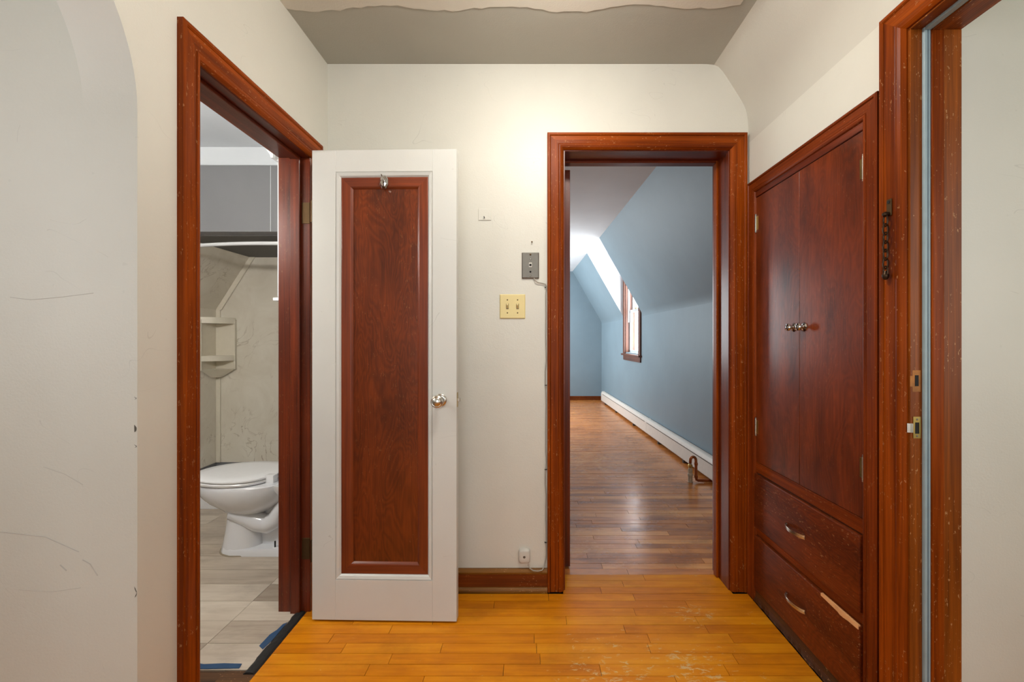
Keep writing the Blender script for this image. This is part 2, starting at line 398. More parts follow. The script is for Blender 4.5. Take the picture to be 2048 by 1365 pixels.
B().prism(po, ZC - 0.0025, ZC + 0.004, lambda u, v, d: (u, v, d)).build('peeled_paint_layer', 'ceil_patch', hc)['label'] = 'older flaking paint layer with ragged edge'

# ---------------------------------------------------------------- floors
def shared_plank(name, wdt, thick, bev):
    bb = B().box(0, 1, 0, wdt, -thick, 0); o = bb.build(name, 'hallfloor', None, 0)
    me = o.data; bpy.data.objects.remove(o)
    return me
hf = box('floor', 'joint', None, XL, 2.6, YREAR - .12, 2.05, -0.05, -0.012)
tag(hf, 'worn honey-coloured maple strip floor of the hall', 'floor', 'structure')
box('floor_panel', 'hallfloor', hf, XL, 1.0, YREAR - .12, 0.55, -0.012, 0.0)
box('floor_panel', 'hallfloor', hf, 1.0, 2.6, YREAR - .12, 1.112, -0.012, 0.0)
box('floor_panel', 'hallfloor', hf, -2.75, XL, YREAR - .12, 0.995, -0.012, 0.0)
def planks(parent, me, x0, x1, ya, yb, wdt, mat, lens, gap=0.0017, fx=None, dz=0.0006):
    y = yb - wdt; n = 0
    while y > ya - 1e-6:
        l0, l1 = fx(y) if fx else (x0, x1)
        x = l0; first = True
        while x < l1 - 1e-4:
            ln = random.uniform(*lens) * (random.uniform(.3, 1) if first else 1); first = False
            if l1 - (x + ln) < 0.12: ln = l1 - x
            o = bpy.data.objects.new('plank', me); C.objects.link(o); o.parent = parent
            o.location = (x, y, random.uniform(-dz, 0)); o.scale = (ln - gap, 1, 1)
            x += ln; n += 1
        y -= wdt
    return n
random.seed(11)
PW = 0.0515
me = shared_plank('plank', PW - 0.0017, 0.012, 0)
def hx(y):
    if y + PW > 1.925: return (BX0 - .003, BX1 + .003)
    if 1.17 < y < 1.75: return (-0.957, 0.988)
    return (XL, 0.988)
planks(hf, me, 0, 0, 0.55, 2.05, PW, 'hallfloor', (0.28, 0.95), fx=hx)
# bedroom floor
bf = box('floor_bedroom', 'joint', None, -0.95, 1.66, 2.05, 8.2, -0.05, -0.012)
tag(bf, 'worn dark brown strip floor of the bedroom beyond the doorway', 'floor', 'structure')
me2 = me.copy(); me2.materials[0] = M['bedfloor']
random.seed(5)
YN = 2.05 + PW * 26
planks(bf, me2, 0, 0, 2.05, YN, PW, 'bedfloor', (0.35, 1.2), fx=lambda y: (BX0 - .003, BX1 + .003) if y < 2.085 else (-0.95, 1.56), dz=0.0014)
b = B(); y = YN
while y < 8.15:
    x = -0.95
    while x < 1.56:
        ln = random.uniform(.4, 1.3)
        if x + ln > 1.45: ln = 1.56 - x
        dz = random.uniform(-.0014, 0)
        b.box(x, x + ln - .0011, y, y + PW - .0011, -0.012, dz); x += ln
    y += PW
o = b.build('far_planks', 'bedfloor', bf); o['kind'] = 'stuff'
# bathroom floor
wf = box('floor_bathroom', 'joint', None, -2.77, XL - .012, 1.05, 3.65, -0.05, -0.008)
tag(wf, 'grey wood-look vinyl plank floor of the bathroom', 'floor', 'structure')
VW = 0.128
mev = shared_plank('plank', VW - 0.0016, 0.008, 0); mev.materials[0] = M['vinyl']
random.seed(21)
def vrow(y, segs):
    for xa, xb in segs:
        o = bpy.data.objects.new('plank', mev); C.objects.link(o); o.parent = wf
        o.location = (xa, y, random.uniform(-.0006, 0)); o.scale = (xb - xa - .0018, 1, 1)
y = 1.458; i = 0
while y < 2.8:
    right = -0.998 if y < 1.755 else XLB
    cuts = [-2.77, random.uniform(-2.4, -1.9), -1.236, right] if y < 1.83 else [-2.77, random.uniform(-2.5, -2.2), random.uniform(-1.9, -1.6), -1.236, right]
    if y > 2.1: cuts = [-2.77, random.uniform(-2.4, -2.0), random.uniform(-1.75, -1.4), right]
    vrow(y, zip(cuts, cuts[1:])); y += VW; i += 1
box('subfloor_board', 'subfloor', wf, -2.77, XLB, 1.055, 1.456, -0.008, -0.004)
box('subfloor_board', 'subfloor', wf, XLB, -0.96, 1.166, 1.456, -0.008, -0.003)
box('subfloor_board', 'subfloor', wf, -0.998, -0.957, 1.456, 1.772, -0.008, -0.004)

# ---------------------------------------------------------------- casings
PROF = [(0, 0), (0, .017), (.004, .020), (.011, .020), (.0145, .0165), (.0152, .0105), (.016, .0162), (.050, .0158), (.053, .0145), (.0545, .0175), (.060, .018), (.068, .015), (.074, .0085), (.076, .006), (.076, 0)]
def casing(parent, fn, u0, u1, zo, wdt, mv, mh, wh=None, zb=0.0):
    """fn(u,z,p)->xyz; u0,u1 outer sides, zo outer top"""
    k = wdt / .076; P = [(t * k, p) for t, p in PROF]; q = (wh or wdt) / wdt
    B().loft([[fn(u0 + t, zb, p) for t, p in P], [fn(u0 + t, zo - t * q, p) for t, p in P]]).build('casing_leg', mv, parent)
    B().loft([[fn(u1 - t, zb, p) for t, p in P], [fn(u1 - t, zo - t * q, p) for t, p in P]]).build('casing_leg', mv, parent)
    B().loft([[fn(u0 + t, zo - t * q, p) for t, p in P], [fn(u1 - t, zo - t * q, p) for t, p in P]]).build('casing_head', mh, parent)

# trim_1 bathroom door frame
t1 = thing('trim_1', (XL, (DY0 + DY1) / 2, 0), 'stained wood door frame around the bathroom doorway', 'door frame', 'structure')
casing(t1, lambda u, z, p: (XL + p, u, z), 1.106, 1.846, 2.022, 0.066, 'caseZ', 'caseY', wh=0.084)
JT = 0.012
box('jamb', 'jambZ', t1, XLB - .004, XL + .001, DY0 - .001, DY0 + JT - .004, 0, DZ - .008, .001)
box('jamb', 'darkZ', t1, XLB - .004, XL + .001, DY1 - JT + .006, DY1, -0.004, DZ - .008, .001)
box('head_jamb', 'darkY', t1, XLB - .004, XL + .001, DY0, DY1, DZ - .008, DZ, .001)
box('door_stop', 'jambZ', t1, -1.022, -0.982, DY0 + .006, DY0 + .018, 0, DZ - .008, .002)
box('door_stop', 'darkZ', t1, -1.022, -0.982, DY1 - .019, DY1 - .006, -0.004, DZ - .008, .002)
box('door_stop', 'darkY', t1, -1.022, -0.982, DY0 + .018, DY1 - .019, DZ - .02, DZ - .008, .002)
for z in (1.70, 0.27):
    hb = box('hinge', 'hinge', t1, -0.978, -0.944, DY1 - .0085, DY1 - .0058, z - .045, z + .045, .0005)
    B().tube([(-0.9235, 1.7475, z - .045), (-0.9235, 1.7475, z + .045)], .006, 10).build('hinge_barrel', 'hinge', hb, 0, True)
# trim_2 bedroom door frame
t2 = thing('trim_2', ((BX0 + BX1) / 2, YB, 0), 'reddish stained wood door frame around the bedroom doorway', 'door frame', 'structure')
casing(t2, lambda u, z, p: (u, YB - p, z), 0.073, 0.992, 2.113, 0.075, 'caseZ', 'caseX')
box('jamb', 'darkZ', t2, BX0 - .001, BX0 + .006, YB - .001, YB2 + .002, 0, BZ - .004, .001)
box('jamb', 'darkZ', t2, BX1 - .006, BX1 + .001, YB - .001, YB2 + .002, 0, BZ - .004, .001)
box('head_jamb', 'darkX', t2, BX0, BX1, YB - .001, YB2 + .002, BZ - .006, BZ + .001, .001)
box('door_stop', 'darkZ', t2, BX0 + .006, BX0 + .012, 2.02, 2.053, 0, BZ - .006, .002)
box('door_stop', 'caseZ', t2, BX1 - .018, BX1 - .006, 2.02, 2.053, 0, BZ - .006, .002)
box('door_stop', 'darkX', t2, BX0 + .012, BX1 - .018, 2.02, 2.053, BZ - .018, BZ - .006, .002)
for z in (1.80, 0.30):
    box('hinge', 'hinge', t2, BX0 + .0058, BX0 + .008, 2.058, 2.089, z - .045, z + .045, .0005)
# trim_3 right door frame
t3 = thing('trim_3', (XR, (RY0 + RY1) / 2, 0), 'scuffed stained wood door frame at the right edge', 'door frame', 'structure')
casing(t3, lambda u, z, p: (XR - p, u, z), 0.26, 1.180, 2.063, 0.074, 'caseZ', 'caseY')
box('jamb', 'jambZ', t3, XR - .001, XRB, RY1 - .006, RY1 + .001, 0, RZ - .006, .001)
box('jamb', 'jambZ', t3, XR - .001, XRB, RY0 - .001, RY0 + .006, 0, RZ - .006, .001)
box('head_jamb', 'jambY', t3, XR - .001, XRB, RY0, RY1, RZ - .006, RZ + .001, .001)
box('door_stop', 'caseZ', t3, 1.050, 1.083, RY1 - .019, RY1 - .006, 0, RZ - .006, .004, 3, True)
box('door_stop', 'jambZ', t3, 1.050, 1.083, RY0 + .006, RY0 + .018, 0, RZ - .006, .002)
box('door_stop', 'jambY', t3, 1.050, 1.083, RY0 + .018, RY1 - .018, RZ - .018, RZ - .006, .002)
ws = box('weatherstrip', 'strip', t3, 1.034, 1.0495, RY1 - .0155, RY1 - .006, 0, RZ - .006, .0022, 2, True)
ws['label'] = 'pale blue-grey foam weatherstrip'
box('groove', 'stripdark', ws, 1.0408, 1.0432, RY1 - .0162, RY1 - .0150, 0.002, RZ - .008)
ws = box('weatherstrip', 'strip', t3, 1.034, 1.0495, RY0 + .006, RY1 - .0155, RZ - .0155, RZ - .006, .0022, 2, True)
ws['label'] = 'pale blue-grey foam weatherstrip under the head'
# empty strike mortise and brass strike plate on the right jamb
yj = RY1 - .006
mo = box('strike_mortise', 'mortise', t3, 1.0095, 1.0315, yj - .0006, yj, 1.022, 1.079, .0003)
mo['label'] = 'bare wood mortise of a removed strike plate'
box('mortise_hole', 'hole', mo, 1.0155, 1.0255, yj - .0010, yj - .0005, 1.037, 1.066)
box('lip_recess', 'mortise', mo, 1.0035, 1.0095, yj - .0006, yj, 1.036, 1.064)
st = B(); st.box(1.0105, 1.0305, yj - .0018, yj, 0.899, 0.911); st.box(1.0105, 1.0305, yj - .0018, yj, 0.941, 0.956)
st.box(1.0105, 1.0150, yj - .0018, yj, 0.911, 0.941); st.box(1.0262, 1.0305, yj - .0018, yj, 0.911, 0.941)
so = st.build('strike_plate', 'brass', t3); so['label'] = 'brass strike plate'
box('strike_hole', 'hole', so, 1.0150, 1.0262, yj - .0006, yj - .0001, 0.911, 0.941)
B().loft([[(1.0105, yj - .0018, z), (1.0105, yj, z), (1.0030, yj + .0005, z), (0.9985, yj + .003, z), (0.9975, yj + .002, z), (1.0025, yj - .0015, z)] for z in (0.914, 0.938)]).build('strike_lip', 'nickel', so)
for z in (0.905, 0.949):
    B().lathe([(.0028, 0), (.0022, .0008), (.0001, .001)], (1.0205, yj - .0018, z), (0, -1, 0), 12).build('screw', 'steel', so)
box('caulk_line', 'cable', t3, XR - .012, XR - .0105, 1.1795, 1.181, 0.0, 0.90)['label'] = 'pale sliver of old caulk'

# ---------------------------------------------------------------- door_1: white door standing open
d1 = thing('door_1', (-0.902, 1.742, 0.008), 'white painted door with tall brown panel, open against the back wall', 'door', 'structure')
d1.rotation_euler.z = math.radians(-1.2)
DW, DT, DH = 0.597, 0.035, 1.932
ox, oy, oz = d1.location
def dpart(name, mat, x0, x1, z0, z1, y0=-DT, y1=0.0, bev=.001, seg=1):
    return box(name, mat, d1, ox + x0, ox + x1, oy + y0, oy + y1, oz + z0, oz + z1, bev, seg)
SX0, SX1 = 0.097, 0.498; SZ0, SZ1 = 0.166, 1.842
dpart('stile', 'doorwhite', 0, SX0, 0, DH); dpart('stile', 'doorwhite', SX1, DW, 0, DH)
dpart('top_rail', 'doorwhite', SX0, SX1, SZ1, DH); dpart('bottom_rail', 'doorwhite', SX0, SX1, 0, SZ0)
def frame(name, mats, x0, x1, z0, z1, wd, prof):
    """mitred moulding round a rectangle on the door face; prof (t, y)"""
    fn = lambda x, z, p: (ox + x, oy + p, oz + z)
    pr = [(t * wd, y) for t, y in prof]
    for sgn, side in ((0, 'l'), (1, 'r')):
        f = (lambda t: x0 + t) if sgn == 0 else (lambda t: x1 - t)
        B().loft([[fn(f(t), z0 + t, y) for t, y in pr], [fn(f(t), z1 - t, y) for t, y in pr]]).build(name, mats[0], d1)
    for sgn in (0, 1):
        f = (lambda t: z0 + t) if sgn == 0 else (lambda t: z1 - t)
        B().loft([[fn(x0 + t, f(t), y) for t, y in pr], [fn(x1 - t, f(t), y) for t, y in pr]]).build(name, mats[1], d1)
frame('white_moulding', ('doorwhite', 'doorwhite'), SX0, SX1, SZ0, SZ1, 0.021, [(0, -.006), (0, -DT + .002), (.12, -DT + .004), (.2, -DT - .001), (.7, -DT + .003), (1, -DT + .010), (1, -.006)])
frame('panel_moulding', ('panelframe', 'panelframeX'), SX0 + .021, SX1 - .021, SZ0 + .021, SZ1 - .021, 0.046, [(0, -.006), (0, -DT + .008), (.06, -DT + .007), (.78, -DT + .010), (.86, -DT + .012), (1, -DT + .019), (1, -.006)])
dpart('panel', 'panel', SX0 + .064, SX1 - .064, SZ0 + .064, SZ1 - .064, -DT + .0185, -.008, 0)
# knob
kx, kz = DW - 0.070, 0.905
kb = B().lathe([(.0265, 0), (.0265, .002), (.024, .005), (.018, .0065), (.012, .007)], (ox + kx + .003, oy - DT, oz + kz), (0, -1, 0), 28).build('rosette', 'nickel', d1, 0, True)
B().lathe([(.008, .006), (.008, .020), (.012, .024), (.022, .030), (.0255, .038), (.0245, .046), (.020, .050), (.0185, .0495), (.016, .053), (.009, .056), (.0001, .057)], (ox + kx, oy - DT, oz + kz), (0, -1, 0), 28).build('knob', 'nickel', d1, 0, True)
B().lathe([(.0265, 0), (.024, .005), (.012, .007)], (ox + kx, oy, oz + kz), (0, 1, 0), 24).build('rosette', 'nickel', d1, 0, True)
B().lathe([(.008, .006), (.008, .018), (.022, .028), (.0255, .036), (.020, .046), (.0001, .050)], (ox + kx, oy, oz + kz), (0, 1, 0), 24).build('knob', 'nickel', d1, 0, True)
dpart('latch_bolt', 'nickel', DW - .001, DW + .011, kz - .008, kz + .006, -.023, -.012, .001)
dpart('latch_plate', 'brass', DW - .0003, DW + .0008, kz - .03, kz + .03, -.029, -.006, 0)
# glass-look robe hook over the panel top
hx_, hz_, hy = 0.297, 1.800, -DT + .006
hk = B().loft([[(ox + hx_ + r * math.cos(a) * .62, oy + hy - d, oz + hz_ + r * math.sin(a)) for a in [2 * PI * i / 8 + PI / 8 for i in range(8)]] for r, d in ((.030, 0), (.030, .004), (.022, .010), (.010, .012))]).build('robe_hook', 'chrome', d1)
hk['label'] = 'chrome robe hook'
B().tube([(ox + hx_, oy + hy - .010, oz + hz_ + .008), (ox + hx_, oy + hy - .022, oz + hz_ - .002), (ox + hx_, oy + hy - .030, oz + hz_ - .014), (ox + hx_, oy + hy - .028, oz + hz_ - .024)], .0045, 8, [.005, .0045, .0045, .007]).build('hook_arm', 'chrome', hk, 0, True)
B().tube([(ox + hx_ - .014, oy + hy - .002, oz + hz_ + .038), (ox + hx_ - .006, oy + hy - .006, oz + hz_ + .022)], .0018, 6).build('screw', 'hinge', hk)

# ---------------------------------------------------------------- door_2: bedroom door standing open, seen edge-on
d2 = thing('door_2', (0.160, 2.100, 0.012), 'dark brown bedroom door swung open, seen edge-on in the doorway', 'door', 'structure')
ox2, oy2, oz2 = d2.location
def d2p(name, mat, y0, y1, z0, z1, x0=0, x1=.035, bev=.001): return box(name, mat, d2, ox2 + x0, ox2 + x1, oy2 + y0, oy2 + y1, oz2 + z0, oz2 + z1, bev)
d2p('stile', 'darkZ', 0, .1, 0, 2.008); d2p('stile', 'darkZ', .648, .748, 0, 2.008)
d2p('rail', 'darkY', .1, .648, 1.90, 2.008); d2p('rail', 'darkY', .1, .648, 0, .2)
d2p('panel', 'cabdoor', .1, .648, .2, 1.90, .012, .023, 0)
for s in (-1, 1):
    px = ox2 + (.035 if s > 0 else 0)
    B().lathe([(.026, 0), (.022, .006), (.009, .007), (.009, .02), (.024, .032), (.022, .046), (.0001, .05)], (px, oy2 + .69, oz2 + .92), (s, 0, 0), 20).build('knob', 'nickel', d2, 0, True)

# ---------------------------------------------------------------- back wall baseboard
def baseb(name, x0, x1, label):
    bp = [(0, 0), (.026, 0), (.027, .008), (.024, .016), (.017, .021), (.015, .022), (.015, .082), (.018, .086), (.018, .092), (.012, .100), (.008, .103), (0, .103)]
    t = thing(name, ((x0 + x1) / 2, YB, 0), label, 'baseboard', 'structure')
    lo = [p for p in bp[:6]] + [(0, .022)]; mid = [(0, .0225), (.014, .0225), (.014, .080), (0, .080)]; up = [(0, .0805), (.015, .0805), (.0185, .086), (.0185, .091), (.012, .099), (.008, .103), (0, .103)]
    for nm, q in (('shoe_moulding', lo), ('board', mid), ('cap_moulding', up)):
        B().prism(q, x0, x1, lambda u, v, d: (d, YB - u, v)).build(nm, 'base' if nm == 'board' else 'basecap', t, 0, True)
baseb('baseboard_back', XL + .02, 0.0725, 'brown stained baseboard below the back wall')

# ---------------------------------------------------------------- built-in cupboard in the right wall
cb = thing('built_in_cupboard', (XR, 1.54, 0), 'dark stained built-in cupboard with two doors above two drawers', 'cupboard')
casing(cb, lambda u, z, p: (XR - p, u, z), 1.1865, 1.899, 1.872, 0.060, 'cabZ', 'cabY')
CY0, CY1 = 1.2395, 1.8385
box('crown_fillet', 'darkY', cb, XR - .013, XR + .01, CY0, CY1, 1.790, 1.8145, .002)
box('carcass', 'darkZ', cb, XR + .004, XR + .012, CY0, CY1, 0.0, 1.79)
mid = 1.541
for nm, ya, yb, hy_, ky in (('far', mid + .001, CY1 - .001, CY1 - .001, mid + .033), ('near', CY0 + .001, mid - .001, CY0 + .001, mid - .027)):
    dr = box('door', 'cabdoor', cb, .995, XR + .004, ya, yb, 0.622, 1.788, .0012)
    for z in (1.675, 0.775):
        hg = B(); s = 1 if nm == 'far' else -1
        hg.tube([(.9925, hy_, z - .036), (.9925, hy_, z + .036)], .0042, 8)
        h = hg.build('hinge', 'nickel', dr, 0, True)
        box('leaf', 'brass', h, .9935, .9952, hy_ - s * .016 if s > 0 else hy_, hy_ if s > 0 else hy_ + .016, z - .030, z + .030, .0004)
        for zz in (z - .039, z + .039):
            B().lathe([(.0001, -.004), (.0042, -.001), (.0042, .001), (.0001, .004)], (.9925, hy_, zz), (0, 0, 1), 8).build('finial', 'nickel', h, 0, True)
    kn = B().lathe([(.017, 0), (.017, .0015), (.013, .004), (.007, .006)], (.995, ky, 1.207), (-1, 0, 0), 8).build('knob_plate', 'chrome', dr)
    B().lathe([(.006, .004), (.0055, .012), (.009, .016), (.0135, .020), (.0145, .023), (.0125, .027), (.009, .028), (.006, .030), (.0001, .0305)], (.995, ky, 1.207), (-1, 0, 0), 22).build('knob', 'chrome', kn, 0, True)
box('rail', 'cabY', cb, .994, XR + .004, CY0, CY1, 0.575, 0.6205, .001)
box('rail', 'cabY', cb, .998, XR + .004, CY0, CY1, 0.299, 0.337, .001)
box('stile', 'cabZ', cb, .998, XR + .004, CY0, CY0 + .008, 0.06, 0.575, .001)
for z0, z1 in ((0.335, 0.570), (0.060, 0.297)):
    dr = box('drawer', 'drawer', cb, .9845, XR + .004, CY0 + .0095, CY1 - .002, z0, z1, .0055, 3, True)
    zc = z0 + (.113 if z0 > .2 else .120); n = 14; rings = []
    for i in range(n + 1):
        t = i / n; yy = 1.603 - .112 * t
        d = .020 * math.sin(PI * min(1, max(0, t))) ** .6 + .001
        hh = .0065 + .001 * math.cos(PI * t) ** 2
        xx = .9845 - d
        rings.append([(xx - .0015, yy, zc - hh), (xx - .0015, yy, zc - hh * .35), (xx - .003, yy, zc - hh * .3), (xx - .003, yy, zc + hh * .3), (xx - .0015, yy, zc + hh * .35), (xx - .0015, yy, zc + hh), (xx + .002, yy, zc + hh), (xx + .002, yy, zc - hh)])
    hdl = B().loft(rings).build('pull_handle', 'nickel', dr, 0, True)
    for yy in (1.598, 1.496):
        box('handle_foot', 'nickel', hdl, .9835, .9800, yy - .005, yy + .005, zc - .006, zc + .006, .001)
# splintered top edge on the lower drawer
cs = [(1.412, .2895, .001), (1.39, .2885, .004), (1.36, .2865, .006), (1.335, .2850, .007), (1.325, .2815, .008), (1.31, .2820, .008), (1.29, .2850, .007), (1.2505, .2862, .007)]
rings = [[(.9838, y, z), (.9838, y, .2985), (.991, y, .2992), (.991, y, z)] for y, z, _ in cs]
sp = B().loft(rings).build('splintered_edge', 'bare', dr); sp['label'] = 'pale bare wood where the drawer edge has split off'
# base board with ragged dirty lower edge
random.seed(9)
rg = []
for i in range(41):
    y = CY0 + (CY1 - CY0) * i / 40; o_ = random.uniform(-.004, .004)
    rg.append([(.990 + o_ * .4, y, .001), (.987 + o_, y, .006), (.990 + o_ * .5, y, .020 + o_), (.993, y, .030), (.9935, y, .0585), (1.004, y, .0585), (1.004, y, .001)])
B().loft(rg).build('base_board', 'cabbase', cb)

# ---------------------------------------------------------------- small things on the back wall
sw = thing('light_switch', (-0.0878, YB, 1.21), 'ivory double toggle light switch plate on the back wall', 'light switch')
sx, sz = -0.0878, 1.314
B().loft([[(sx + a * .0590, YB - d, sz + c * .0560) for a, c in ((-1, -1), (1, -1), (1, 1), (-1, 1))] if k == 0 else [(sx + a * .0555, YB - d, sz + c * .0525) for a, c in ((-1, -1), (1, -1), (1, 1), (-1, 1))] for d, k in ((0, 0), (.003, 0), (.006, 1))]).build('plate', 'ivory', sw)
for dx in (-.0235, .0235):
    box('toggle_slot', 'ivorydark', sw, sx + dx - .006, sx + dx + .006, YB - .0068, YB - .0058, sz - .0125, sz + .0125)
    rings = [[(sx + dx + a * q, YB - d, sz + zc + c * hgt) for a, c in ((-1, -1), (1, -1), (1, 1), (-1, 1))] for d, q, hgt, zc in ((.006, .0042, .009, 0), (.012, .0038, .0055, .004), (.017, .0032, .0038, .0085))]
    B().loft(rings).build('toggle', 'ivory', sw)
    for dz in (-.030, .030):
        B().lathe([(.0033, 0), (.0025, .001), (.0001, .0012)], (sx + dx, YB - .0058, sz + dz), (0, -1, 0), 10).build('screw', 'hinge', sw)
pp = thing('phone_wall_plate', (-0.005, YB, 1.45), 'brushed steel telephone jack plate on the back wall', 'wall plate')
px, pz = -0.005, 1.503
B().loft([[(px + a * wx, YB - d, pz + c * wz) for a, c in ((-1, -1), (1, -1), (1, 1), (-1, 1))] for d, wx, wz in ((0, .0395, .0600), (.0055, .0395, .0600), (.008, .0360, .0560))]).build('plate', 'steel', pp)
box('jack', 'jack', pp, px - .007, px + .007, YB - .0095, YB - .0078, pz - .008, pz + .013, .0005)
box('jack_socket', 'hole', pp, px - .005, px + .005, YB - .0100, YB - .0094, pz - .003, pz + .007)
for dz, m_, r in ((.050, 'hinge', .0045), (.029, 'chrome', .0045), (-.029, 'hole', .0045), (-.048, 'chrome', .0045)):
    B().lathe([(r, 0), (r * .8, .0022), (.0001, .003)], (px, YB - .0078, pz + dz), (0, -1, 0), 12).build('stud' if m_ != 'hole' else 'stud_hole', m_, pp)
rnd = random.Random(4)
path = [(0.012, YB - .005, 1.444), (0.016, YB - .010, 1.434), (0.030, YB - .008, 1.424), (0.050, YB - .006, 1.421), (0.064, YB - .008, 1.417), (0.0695, YB - .008, 1.405)]
for i in range(24):
    z = 1.38 - i * (1.38 - .175) / 23
    path.append((0.0668 + rnd.uniform(-.0016, .0016) - (.004 if 6 < i < 9 or 15 < i < 18 else 0), YB - .004, z))
path += [(0.066, YB - .004, .150), (0.060, YB - .005, .118), (0.050, YB - .0205, .104), (0.030, YB - .022, .100), (0.008, YB - .022, .102), (-0.008, YB - .019, .112), (-0.0155, YB - .012, .124)]
cab = B().tube(path, .0026, 7).build('phone_cable', 'cable', None, 0, True)
tag(cab, 'thin grey telephone cable running down beside the doorway casing', 'cable')
for z in (1.402, 0.95, 0.56, 0.223):
    box('staple', 'hole', cab, .061, .0715, YB - .0075, YB, z - .0015, z + .0015)
jb = thing('phone_jack_box', (-0.033, YB, 0.103), 'small off-white telephone junction box above the baseboard', 'jack box')
jz = .163
rings = []
for d, k in ((0, .98), (.006, 1.0), (.014, .98), (.019, .88), (.021, .72)):
    n = 24; r = []
    for i in range(n):
        a = 2 * PI * i / n; ca, sa = math.cos(a), math.sin(a)
        r.append((-.033 + .0275 * k * math.copysign(abs(ca) ** .45, ca), YB - d, jz + .033 * k * math.copysign(abs(sa) ** .45, sa)))
    rings.append(r)
B().loft(rings).build('cover', 'jack', jb, 0, True)
B().lathe([(.006, 0), (.005, .0015), (.0001, .002)], (-.033, YB - .021, jz), (0, -1, 0), 12).build('screw', 'steel', jb)
pc = thing('blank_cover', (-0.2155, YB, 1.71), 'small painted-over square blank cover with nail, upper back wall', 'cover plate')
box('plate', 'wall', pc, -.2460, -.1860, YB - .0035, YB, 1.713, 1.766, .001)
B().tube([(-.217, YB - .003, 1.724), (-.2175, YB - .011, 1.7225), (-.219, YB - .011, 1.729)], .0017, 6).build('nail', 'hole', pc)
nl = B().lathe([(.0015, 0), (.0015, .006), (.0038, .007), (.0030, .009), (.0001, .0095)], (0.002, YB, 1.612), (0, -1, 0), 10).build('nail', 'hinge')
tag(nl, 'lone nail head in the wall above the steel telephone plate', 'nail')

# ---------------------------------------------------------------- door chain on the right door casing
ch = thing('door_chain', (XR - .018, 1.147, 1.33), 'dark bronze security chain hanging on the right door casing', 'door chain')
xf = XR - .0165
br = box('bracket', 'hinge', ch, xf - .003, xf, 1.1370, 1.1530, 1.502, 1.548, .001)
B().lathe([(.0045, 0), (.0045, .001), (.0001, .0012)], (xf - .003, 1.145, 1.540), (-1, 0, 0), 10).build('screw', 'hole', br)
B().lathe([(.007, 0), (.007, .010), (.004, .014), (.0001, .015)], (xf - .003, 1.147, 1.507), (-1, 0, 0), 12).build('stud', 'bronze', br, 0, True)
z = 1.500
for i in range(7):
    hh, ww = .0155, .0068; pts = []
    for k in range(13):
        a = 2 * PI * k / 12
        u = ww * math.cos(a); v = hh * math.copysign(abs(math.sin(a)) ** .75, math.sin(a))
        pts.append((xf - .010 - (u if i % 2 else 0) * .8, 1.147 + (u if i % 2 == 0 else u * .25), z - .011 + v))
    B().tube(pts, .0021, 6).build('link', 'bronze', ch, 0, True); z -= .0235
B().lathe([(.0001, -.012), (.005, -.010), (.008, -.004), (.0085, .002), (.005, .008), (.003, .013)], (xf - .010, 1.147, z + .002), (0, 0, 1), 12).build('end_button', 'bronze', ch, 0, True)

# ---------------------------------------------------------------- threshold debris
ts = []
random.seed(13)
for i in range(19):
    y = 1.44 + (1.772 - 1.44) * i / 18; q = random.uniform(-.004, .004)
    ts.append([(-1.000 + q, y, -.0005), (-.992 + q, y, .004), (-.978, y, .0055 + q * .3), (-.966 + q * .5, y, .003), (-.961 + q * .5, y, -.003), (-1.0, y, -.003)])
tag(B().loft(ts).build('threshold_strip', 'black'), 'black torn adhesive strip in the bathroom doorway', 'threshold')
B_ = [(-1.030, 1.57), (-1.006, 1.553), (-0.999, 1.60), (-1.000, 1.70), (-1.012, 1.69), (-1.016, 1.655), (-1.028, 1.63)]
tag(B().prism(B_, .0005, .002, lambda u, v, d: (u, v, d)).build('tape_strip', 'tape'), 'ragged piece of blue tape beside the black threshold strip', 'tape')
B_ = [(-1.30, 1.462), (-1.29, 1.484), (-1.2, 1.486), (-1.17, 1.481), (-1.10, 1.485), (-1.035, 1.483), (-1.030, 1.463), (-1.15, 1.460)]
tag(B().prism(B_, .0005, .002, lambda u, v, d: (u, v, d)).build('tape_strip', 'tape'), 'long blue tape strip along the cut edge of the vinyl floor', 'tape')

# ---------------------------------------------------------------- bathroom shell
BXL, BYE = -2.77, 3.65; ZK = 1.43; SL = .455 / .294
xs = lambda z: BXL + (z - ZK) / SL
zb_ = 2.44
b = B()
b.box(BXL - .1, BXL, 1.05, BYE + .1, 0, ZK); b.box(BXL - .1, BXL, 1.05, 2.80, ZK, zb_ + .05)
b.prism([(BXL, ZK), (xs(zb_), zb_), (xs(zb_) - .12, zb_ + .05), (BXL - .1, ZK)], 2.83, BYE + .1, lambda u, v, d: (u, d, v))
tag(b.build('wall_bathroom_left', 'bath'), 'bathroom knee wall and sloped wall', 'wall', 'structure')
tag(box('wall_bathroom_back', 'bath', None, BXL - .1, XLB, BYE, BYE + .1, 0, 2.6), 'bathroom end wall behind the shower', 'wall', 'structure')
tag(box('wall_bathroom_right', 'bath', None, XLB, -0.95, YB2, BYE + .1, 0, 2.6), 'bathroom wall behind the toilet tank', 'wall', 'structure')
box('wall_bathroom_corner', 'bath', None, XLB, -0.945, YB + .05, YB2, 0, 2.6)
tag(bpy.data.objects['wall_bathroom_corner'], 'short bathroom wall beside the doorway', 'wall', 'structure')
tag(box('ceiling_bathroom', 'white', None, BXL, XLB, 1.055, 2.82, zb_, zb_ + .08), 'pale grey bathroom ceiling', 'ceiling', 'structure')
hd = thing('wall_shower_header', (-1.9, 2.80, 1.89), 'grey soffit wall above the shower with white crown strip', 'wall', 'structure')
box('soffit', 'bath', hd, BXL, XLB, 2.80, 2.90, 1.89, zb_ + .06)
box('panel_joint', 'white', hd, -1.7615, -1.7585, 2.7985, 2.8, 1.89, 2.34)
